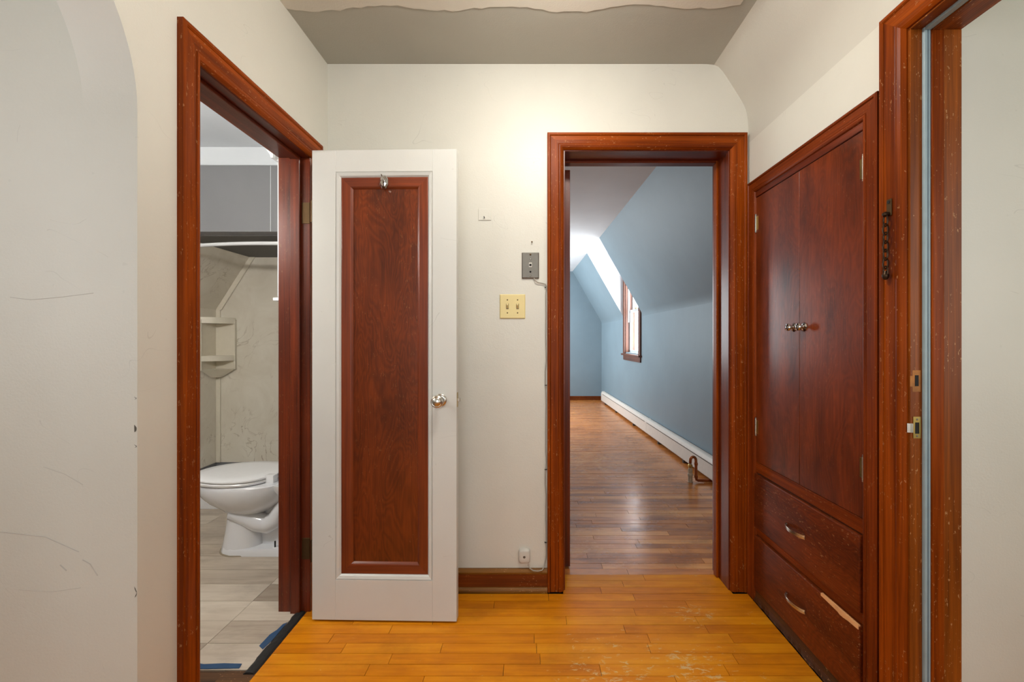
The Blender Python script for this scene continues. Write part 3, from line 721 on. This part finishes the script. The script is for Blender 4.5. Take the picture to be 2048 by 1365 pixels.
B().prism([(0, 2.335), (.012, 2.335), (.016, 2.35), (.040, 2.42), (.045, zb_), (0, zb_)], BXL, XLB, lambda u, v, d: (d, 2.80 - u, v)).build('crown_strip', 'white', hd, 0, True)
tag(box('ceiling_shower', 'bathshade', None, BXL, XLB, 2.90, BYE, 1.886, 1.95), 'low ceiling over the shower, shade put in its colour', 'ceiling', 'structure')
# surround
su = thing('wall_shower_surround', (-1.95, BYE, .09), 'cream cultured marble shower wall panels with corner trim', 'shower panels', 'structure')
box('back_panel', 'marble', su, BXL + .004, XLB - .004, BYE - .008, BYE - .001, .085, 1.884)
box('side_panel', 'marble', su, BXL + .001, BXL + .008, 2.86, BYE - .008, .085, ZK)
q = .008
B().prism([(BXL + .001, ZK), (BXL + .001 + q, ZK - .004), (xs(1.884) + q, 1.884), (xs(1.884) + .001, 1.884)], 2.86, BYE - .008, lambda u, v, d: (u, d, v)).build('sloped_panel', 'marble', su)
box('corner_trim', 'trimcream', su, BXL + .008, BXL + .045, BYE - .020, BYE - .008, .085, ZK - .004, .003, 2, True)
B().prism([(BXL + .010, ZK - .004), (BXL + .055, ZK - .010), (xs(1.884) + .055, 1.884), (xs(1.884) + .008, 1.884)], BYE - .022, BYE - .008, lambda u, v, d: (u, d, v)).build('slope_trim', 'trimcream', su, .002)
# corner shelf unit: two shelves and back shell
cs_ = thing('corner_shelf', (BXL + .1, BYE - .1, .84), 'cream moulded two-tier shower shelf in the corner', 'shelf')
cx, cy = BXL + .010, BYE - .022
RS = .175
def quarter(r, n=12): return [(cx + r * math.sin(PI / 2 * i / n), cy - r * math.cos(PI / 2 * i / n)) for i in range(n + 1)]
def slab(z0, z1, r0, r1, name, bul=1.0):
    r_ = []
    for z, r in ((z0, r0), (z1, r1)):
        # shallow bowed front between the two wall ends
        n = 12; pts = []
        for i in range(n + 1):
            t = i / n; bx = cx + r * t; by = cy - r * (1 - t); o_ = .055 * math.sin(PI * t) * (r / RS) * bul
            pts.append((bx + o_ * .707, by - o_ * .707, z))
        r_.append(pts + [(cx, cy, z)])
    B().loft(r_).build(name, 'trimcream', cs_, .002)
Zs = lambda y: 1.16 - (y - 680) * 3.6 / F
slab(Zs(648), Zs(636), RS, RS, 'top_shelf', .5)
slab(Zs(722), Zs(711), RS, RS, 'middle_shelf', .6)
slab(Zs(755), Zs(738), RS * .35, RS, 'bottom_bowl', 1.0)
for pl in (0, 1):
    z0, z1 = Zs(740), Zs(640)
    if pl == 0:
        box('side_flange', 'trimcream', cs_, cx - .001, cx + .010, cy - RS, cy - RS + .016, z0, z1, .003, 2, True)
        box('back_shell', 'trimcream', cs_, cx - .001, cx + .004, cy - RS, cy, z0, z1)
    else:
        box('side_flange', 'trimcream', cs_, cx + RS - .016, cx + RS, cy - .010, cy + .001, z0, z1, .003, 2, True)
        box('back_shell', 'trimcream', cs_, cx, cx + RS, cy - .004, cy + .013, z0, z1)
# shower pan and rod
sp_ = thing('shower_pan', (-1.95, 2.84, 0), 'white shower base with low front curb behind the toilet', 'shower base')
box('curb', 'plasticwhite', sp_, BXL + .002, XLB - .002, 2.835, 2.90, 0, .085, .008, 2, True)
box('basin', 'plasticwhite', sp_, BXL + .002, XLB - .002, 2.90, BYE - .002, 0, .04)
pts = []
for i in range(25):
    t = i / 24; X = -2.515 + (XLB + .006 + 2.515 - .012) * t
    pts.append((X, 2.93 - .13 * math.sin(PI * t), 1.815 - .004 * math.sin(PI * t)))
sr = B().tube(pts, .0125, 12).build('shower_rod', 'plasticwhite', None, 0, True)
tag(sr, 'curved white shower curtain rod under the soffit', 'shower rod')
B().lathe([(.03, 0), (.03, .006), (.015, .014)], (XLB - .001, 2.93, 1.815), (-1, 0, 0), 16).build('flange', 'plasticwhite', sr, 0, True)

# ---------------------------------------------------------------- toilet (axis towards -X, tank on the shared wall)
TY = 2.33; U = lambda u: XLB - u
to = thing('toilet', (U(.42), TY, 0), 'white porcelain toilet with closed lid in the bathroom', 'toilet')
def egg(u0, u1, hw, z, n=36, blunt=.42, pw=1.0):
    """plan outline: blunt rear at u0, elongated front at u1"""
    um = u0 + (u1 - u0) * blunt; r = []
    for i in range(n):
        a = 2 * PI * i / n; ca, sa = math.cos(a), math.sin(a)
        L = (u1 - um) if ca > 0 else (um - u0)
        cc = math.copysign(abs(ca) ** (pw if ca > 0 else .75), ca)
        r.append((U(um + L * cc), TY + hw * sa, z))
    return r
b = B()
b.loft([egg(.46, .600, .070, .150), egg(.40, .615, .090, .205), egg(.335, .660, .120, .238), egg(.285, .715, .150, .272), egg(.255, .757, .170, .308), egg(.245, .778, .181, .338), egg(.24, .785, .184, .360), egg(.24, .784, .183, .382), egg(.245, .778, .178, .388)])
b.loft([egg(.40, .645, .112, 0.0, blunt=.5), egg(.40, .642, .111, .015, blunt=.5), egg(.405, .632, .104, .06, blunt=.5), egg(.41, .622, .096, .12, blunt=.5), egg(.415, .614, .092, .18, blunt=.5), egg(.41, .612, .094, .235, blunt=.5)])
b.loft([[(U(u), TY + v, z) for u, v in ((.09, -.09), (.12, -hw), (.54, -hw), (.59, -hw + .02), (.59, hw - .02), (.54, hw), (.12, hw), (.09, .09))] for z, hw in ((0, .114), (.026, .113), (.036, .106))])
b.loft([egg(.08, .46, .060, .03, blunt=.5), egg(.08, .46, .058, .20, blunt=.5), egg(.05, .42, .09, .30, blunt=.5), egg(.02, .40, .14, .355, blunt=.5), egg(.02, .40, .15, .385, blunt=.5)])
bo = b.build('bowl', 'porcelain', to, 0, True)
for s in (-1, 1):
    P_ = [(.55, .225), (.48, .20), (.415, .165), (.36, .155), (.315, .185), (.285, .235), (.25, .27), (.20, .26), (.17, .20), (.165, .12), (.17, .04)]
    B().tube([(U(u), TY + s * .062, z) for u, z in P_], .05, 14, [.05, .052, .052, .052, .050, .048, .046, .046, .046, .046, .048]).build('trapway', 'porcelain', bo, 0, 'all')
    bt = B().lathe([(.014, 0), (.012, .003), (.005, .004)], (U(.312), TY + s * .085, .034), (0, 0, 1), 14).build('bolt_washer', 'plasticwhite', to, 0, True)
    B().tube([(U(.312), TY + s * .085, .036), (U(.312), TY + s * .085, .070)], .004, 8).build('bolt', 'hole', bt)
B().loft([egg(.385, .652, .118, 0.0005, blunt=.5), egg(.386, .650, .116, .006, blunt=.5)]).build('caulk_bead', 'caulk', to)
B().loft([egg(.345, .775, .176, .389), egg(.335, .787, .183, .393), egg(.333, .790, .185, .402), egg(.338, .785, .181, .408)]).build('seat', 'plasticwhite', to, 0, True)
B().loft([egg(.338, .785, .180, .4095), egg(.332, .792, .186, .414), egg(.332, .792, .186, .420), egg(.345, .780, .176, .427), egg(.40, .72, .13, .431), egg(.48, .64, .06, .4325)]).build('lid', 'plasticwhite', to, 0, True)
for s in (-1, 1):
    box('hinge_block', 'plasticwhite', to, U(.365), U(.315), TY + s * .075 - .02, TY + s * .075 + .02, .386, .428, .006, 2, True)
B().loft([[(U(u), TY + v, z) for u, v in ((.02 + k, -.205 + k), (.20 - k, -.215 + k), (.20 - k, .215 - k), (.02 + k, .205 - k))] for z, k in ((.386, .02), (.42, .006), (.72, 0))]).build('tank', 'porcelain', to, .012, True, 2)
box('tank_lid', 'porcelain', to, U(.212), U(.012), TY - .225, TY + .225, .722, .755, .010, 2, True)
B().tube([(U(.205), TY - .15, .66), (U(.225), TY - .15, .66), (U(.228), TY - .09, .655)], .006, 8).build('flush_lever', 'chrome', to, 0, True)

# ---------------------------------------------------------------- white wall cabinet over the toilet
wc = thing('wall_cabinet', (XLB - .1, 2.36, 1.37), 'white wall cabinet with crown moulding above the toilet', 'cabinet')
xf = -1.278
box('body', 'whitecab', wc, xf, XLB - .001, 2.09, 2.63, 1.372, 2.08, .002)
B().prism([(0, 2.06), (.010, 2.06), (.014, 2.075), (.036, 2.105), (.040, 2.122), (0, 2.122)], 2.05, 2.67, lambda u, v, d: (xf - u, d, v)).build('crown', 'whitecab', wc, 0, True)
B().prism([(0, 2.06), (.010, 2.06), (.014, 2.075), (.036, 2.105), (.040, 2.122), (0, 2.122)], xf, XLB - .001, lambda u, v, d: (d, 2.09 - u, v)).build('crown', 'whitecab', wc, 0, True)
box('bottom_lip', 'whitecab', wc, xf - .016, XLB - .001, 2.074, 2.646, 1.355, 1.372, .005, 2, True)
for ya, yb in ((2.095, 2.358), (2.362, 2.625)):
    dd = box('door', 'whitecab', wc, xf - .006, xf - .0005, ya, yb, 1.38, 2.055, .003)
    B().lathe([(.006, 0), (.005, .012), (.011, .018), (.009, .026), (.0001, .028)], (xf - .006, ya + .03 if ya > 2.3 else yb - .03, 1.5), (-1, 0, 0), 14).build('knob', 'chrome', dd, 0, True)
# unseen wall light, added to brighten the shower
bl = thing('bath_fill_lamp', (-1.9, 1.055, 1.80), 'added fill lamp, unseen, on the near bathroom wall', 'wall lamp')
box('backplate', 'chrome', bl, -2.2, -1.6, 1.055, 1.075, 1.80, 1.90, .004)
B().tube([(-2.18, 1.115, 1.85), (-1.62, 1.115, 1.85)], .04, 20).build('diffuser', 'bathfill', bl, 0, True)

# ---------------------------------------------------------------- hall ceiling lamp (just above the frame)
hl = thing('hall_lamp', (0.085, 1.12, ZC), 'round flush ceiling lamp of the hall', 'ceiling lamp')
B().lathe([(.14, 0), (.14, .018), (.132, .024), (.10, .026)], (0.085, 1.12, ZC - .003), (0, 0, -1), 32).build('pan', 'nickel', hl, 0, True)
B().lathe([(.124, .024), (.128, .030), (.128, .056), (.124, .062), (.112, .064)], (0.085, 1.12, ZC - .003), (0, 0, -1), 32).build('light_shield', 'nickel', hl, 0, True)  # unseen opaque ring, added to keep lamp light off the ceiling
B().lathe([(.116, .058), (.118, .090), (.110, .112), (.086, .134), (.050, .147), (.0001, .152)], (0.085, 1.12, ZC - .003), (0, 0, -1), 32).build('diffuser', 'lamp', hl, 0, True)

# ---------------------------------------------------------------- bedroom shell
WX = lambda y: 1.51 - (y - 3.2) / 30.0          # knee wall line, slightly out of square
ZKB, ZCB, TX, YF = 1.50, 2.48, 0.56, 8.0
DA, DB = 5.38, 6.32                             # dormer
WA, WBb, WZ0, WZ1 = 5.50, 6.22, 0.975, 2.20     # window opening
b = B()
def wallp(ya, yb, z0, z1, th=.14):
    b.loft([[(WX(y), y, z0), (WX(y) + th, y, z0), (WX(y) + th, y, z1), (WX(y), y, z1)] for y in (ya, yb)])
wallp(YB2, WA, 0, ZKB); wallp(WA, WBb, 0, WZ0); wallp(WBb, YF, 0, ZKB)
wallp(DA - .1, WA, ZKB, ZCB + .1); wallp(WBb, DB + .1, ZKB, ZCB + .1); wallp(WA, WBb, WZ1, ZCB + .1)
kw = b.build('wall_bedroom_right', 'blue'); tag(kw, 'light blue bedroom knee wall holding the window', 'wall', 'structure')
b = B()
for ya, yb in ((YB2, DA), (DB, YF)):
    b.loft([[(WX(y), y, ZKB - .03), (WX(y) - .006, y, ZKB), (WX(y) - .03, y, ZKB + .05), (WX(y) - TX, y, ZCB), (WX(y) - TX + .1, y, ZCB + .08), (WX(y) + .10, y, ZKB)] for y in (ya, yb)])
tag(b.build('wall_bedroom_slope', 'blue', None, 0, True), 'blue sloped bedroom ceiling wall on both sides of the dormer', 'wall', 'structure')
b = B()
for y0, y1 in ((DA - .012, DA + .002), (DB - .002, DB + .012)):
    y = (y0 + y1) / 2
    b.loft([[(WX(y), yy, ZKB), (WX(y) - TX, yy, ZCB), (WX(y), yy, ZCB)] for yy in (y0, y1)])
tag(b.build('wall_dormer_cheek', 'white'), 'white triangular side walls of the bedroom dormer', 'wall', 'structure')
tag(box('ceiling_bedroom', 'white', None, -0.95, 1.66, YB2, YF + .1, ZCB, ZCB + .1), 'white bedroom ceiling', 'ceiling', 'structure')
tag(box('wall_bedroom_far', 'blue', None, -0.95, 1.66, YF, YF + .12, 0, ZCB), 'blue far end wall of the bedroom', 'wall', 'structure')
b = B(); b.box(-1.07, -0.95, BYE + .1, 5.9, 0, 2.6); b.box(-1.07, -0.95, 7.3, YF + .12, 0, 2.6); b.box(-1.07, -0.95, 5.9, 7.3, 0, .85); b.box(-1.07, -0.95, 5.9, 7.3, 2.15, 2.6)
tag(b.build('wall_bedroom_left', 'blue'), 'blue left wall of the bedroom with a window opening', 'wall', 'structure')
# far baseboard
t = thing('baseboard_far', (.3, YF, 0), 'brown baseboard at the far end of the bedroom', 'baseboard', 'structure')
box('board', 'base', t, -0.95, 1.34, YF - .016, YF, 0, .075, .003); box('shoe_moulding', 'base', t, -0.95, 1.33, YF - .030, YF - .016, 0, .018, .004)
# window_1
w1 = thing('window_1', (WX(5.86), 5.86, WZ0), 'brown-framed double-hung dormer window with bright daylight', 'window', 'structure')
fnw = lambda s, z, p: (WX(s) - p, s, z)
def wbox(name, mat, s0, s1, z0, z1, p0, p1, par=w1, bev=.001):
    return B().loft([[fnw(s, z0, p0), fnw(s, z0, p1), fnw(s, z1, p1), fnw(s, z1, p0)] for s in (s0, s1)]).build(name, mat, par, bev)
wbox('casing_leg', 'winwood', 5.42, 5.505, WZ0 - .02, 2.28, 0, .02); wbox('casing_leg', 'winwood', 6.215, 6.30, WZ0 - .02, 2.28, 0, .02)
wbox('casing_head', 'winwoodY', 5.42, 6.30, 2.195, 2.28, 0, .021)
wbox('sill', 'winwoodY', 5.40, 6.32, WZ0 - .045, WZ0 - .02, -.10, .045); wbox('apron', 'winwoodY', 5.43, 6.29, WZ0 - .115, WZ0 - .045, 0, .018)
wbox('jamb', 'winwood', 5.495, 5.52, WZ0 - .02, 2.2, -.13, 0); wbox('jamb', 'winwood', 6.20, 6.225, WZ0 - .02, 2.2, -.13, 0); wbox('head_jamb', 'winwoodY', 5.52, 6.20, 2.18, 2.2, -.13, 0)
for z0, z1, p in ((WZ0 - .02, 1.60, -.055), (1.565, 2.18, -.095)):
    s = wbox('sash_rail', 'sash', 5.52, 6.20, z0, z0 + .05, p - .03, p); wbox('sash_rail', 'sash', 5.52, 6.20, z1 - .04, z1, p - .03, p)
    wbox('sash_stile', 'sash', 5.52, 5.562, z0, z1, p - .03, p); wbox('sash_stile', 'sash', 6.158, 6.20, z0, z1, p - .03, p)
    wbox('pane', 'glass', 5.562, 6.158, z0 + .05, z1 - .04, p - .017, p - .013, w1, 0)
wbox('sash_lock', 'brass', 5.84, 5.89, 1.60, 1.615, -.07, -.045)
wbox('parting_strip', 'plasticwhite', 6.185, 6.200, 1.42, 2.18, -.05, -.03)

# ---------------------------------------------------------------- baseboard heater
ht = thing('baseboard_heater', (WX(5), 5, 0), 'long cream baseboard heater along the blue knee wall', 'heater')
def hprof(d): return [(0.002, .03), (.058 + d, .03), (.062 + d, .036), (.062 + d, .165), (.050 + d, .196), (.034 + d, .203), (0.002, .203)]
def hsec(name, mat, ya, yb, d=0, par=ht):
    P_ = hprof(d); return B().loft([[fnw(y, z, p) for p, z in P_] for y in (ya, yb)]).build(name, mat, par, .0015)
for ya, yb in ((2.45, 5.03), (5.06, 7.62)):
    s = hsec('cover', 'heater', ya, yb)
    for zz, pp_, m_ in ((.158, .0626, 'heaterdark'), (.203, .030, 'heaterdark')):
        if zz < .2: B().loft([[fnw(y, zz - .0035, .060), fnw(y, zz - .0035, .0632), fnw(y, zz + .0035, .0632), fnw(y, zz + .0035, .060)] for y in (ya + .02, yb - .02)]).build('damper_slot', m_, s)
        else: B().loft([[fnw(y, zz - .002, .006), fnw(y, zz - .002, .012), fnw(y, zz + .001, .012), fnw(y, zz + .001, .006)] for y in (ya + .02, yb - .02)]).build('top_slot', m_, s)
hsec('joint_cap', 'heater', 5.02, 5.07, .002); hsec('end_cap', 'heater', 7.60, 7.72, .003); hsec('end_cap', 'heater', 2.40, 2.46, .003)
for y in (2.8, 3.9, 4.6, 5.6, 6.6, 7.4):
    wbox('foot', 'heaterdark', y, y + .03, 0, .03, .02, .058, ht, 0)
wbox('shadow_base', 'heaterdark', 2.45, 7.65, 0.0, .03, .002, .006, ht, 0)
# copper pipe with valve
pv = thing('pipe_valve', (1.30, 3.38, 0), 'copper pipe loop with corroded valve beside the heater', 'pipe')
hx0, hy0 = 1.293, 3.38
B().lathe([(.020, 0), (.020, .004), (.017, .006), (.017, .050), (.021, .052), (.021, .066), (.016, .075), (.018, .082), (.018, .105), (.012, .115), (.011, .160)], (hx0, hy0, 0), (0, 0, 1), 14).build('valve_body', 'valve', pv, 0, True)
B().lathe([(.014, .118), (.018, .122), (.018, .140), (.013, .146)], (hx0, hy0, 0), (0, 0, 1), 6).build('union_nut', 'brass', pv)
pa = [(hx0, hy0, .155)] + [(hx0 + .022 - .022 * math.cos(PI * i / 8), hy0 - .004, .180 + .026 * math.sin(PI * i / 8)) for i in range(9)]
pa += [(hx0 + .044, hy0 - .006, .15), (hx0 + .044, hy0 - .008, .04), (hx0 + .048, hy0 - .008, .024), (hx0 + .060, hy0 - .008, .018), (hx0 + .17, hy0 - .01, .018)]
B().tube(pa, .0115, 12).build('copper_pipe', 'copper', pv, 0, True)
for z in (.15, .05):
    B().lathe([(.0135, -.010), (.0145, -.008), (.0145, .008), (.0135, .010)], (hx0 + .044, hy0 - .007, z), (0, 0, 1), 12).build('fitting', 'copper', pv, 0, True)
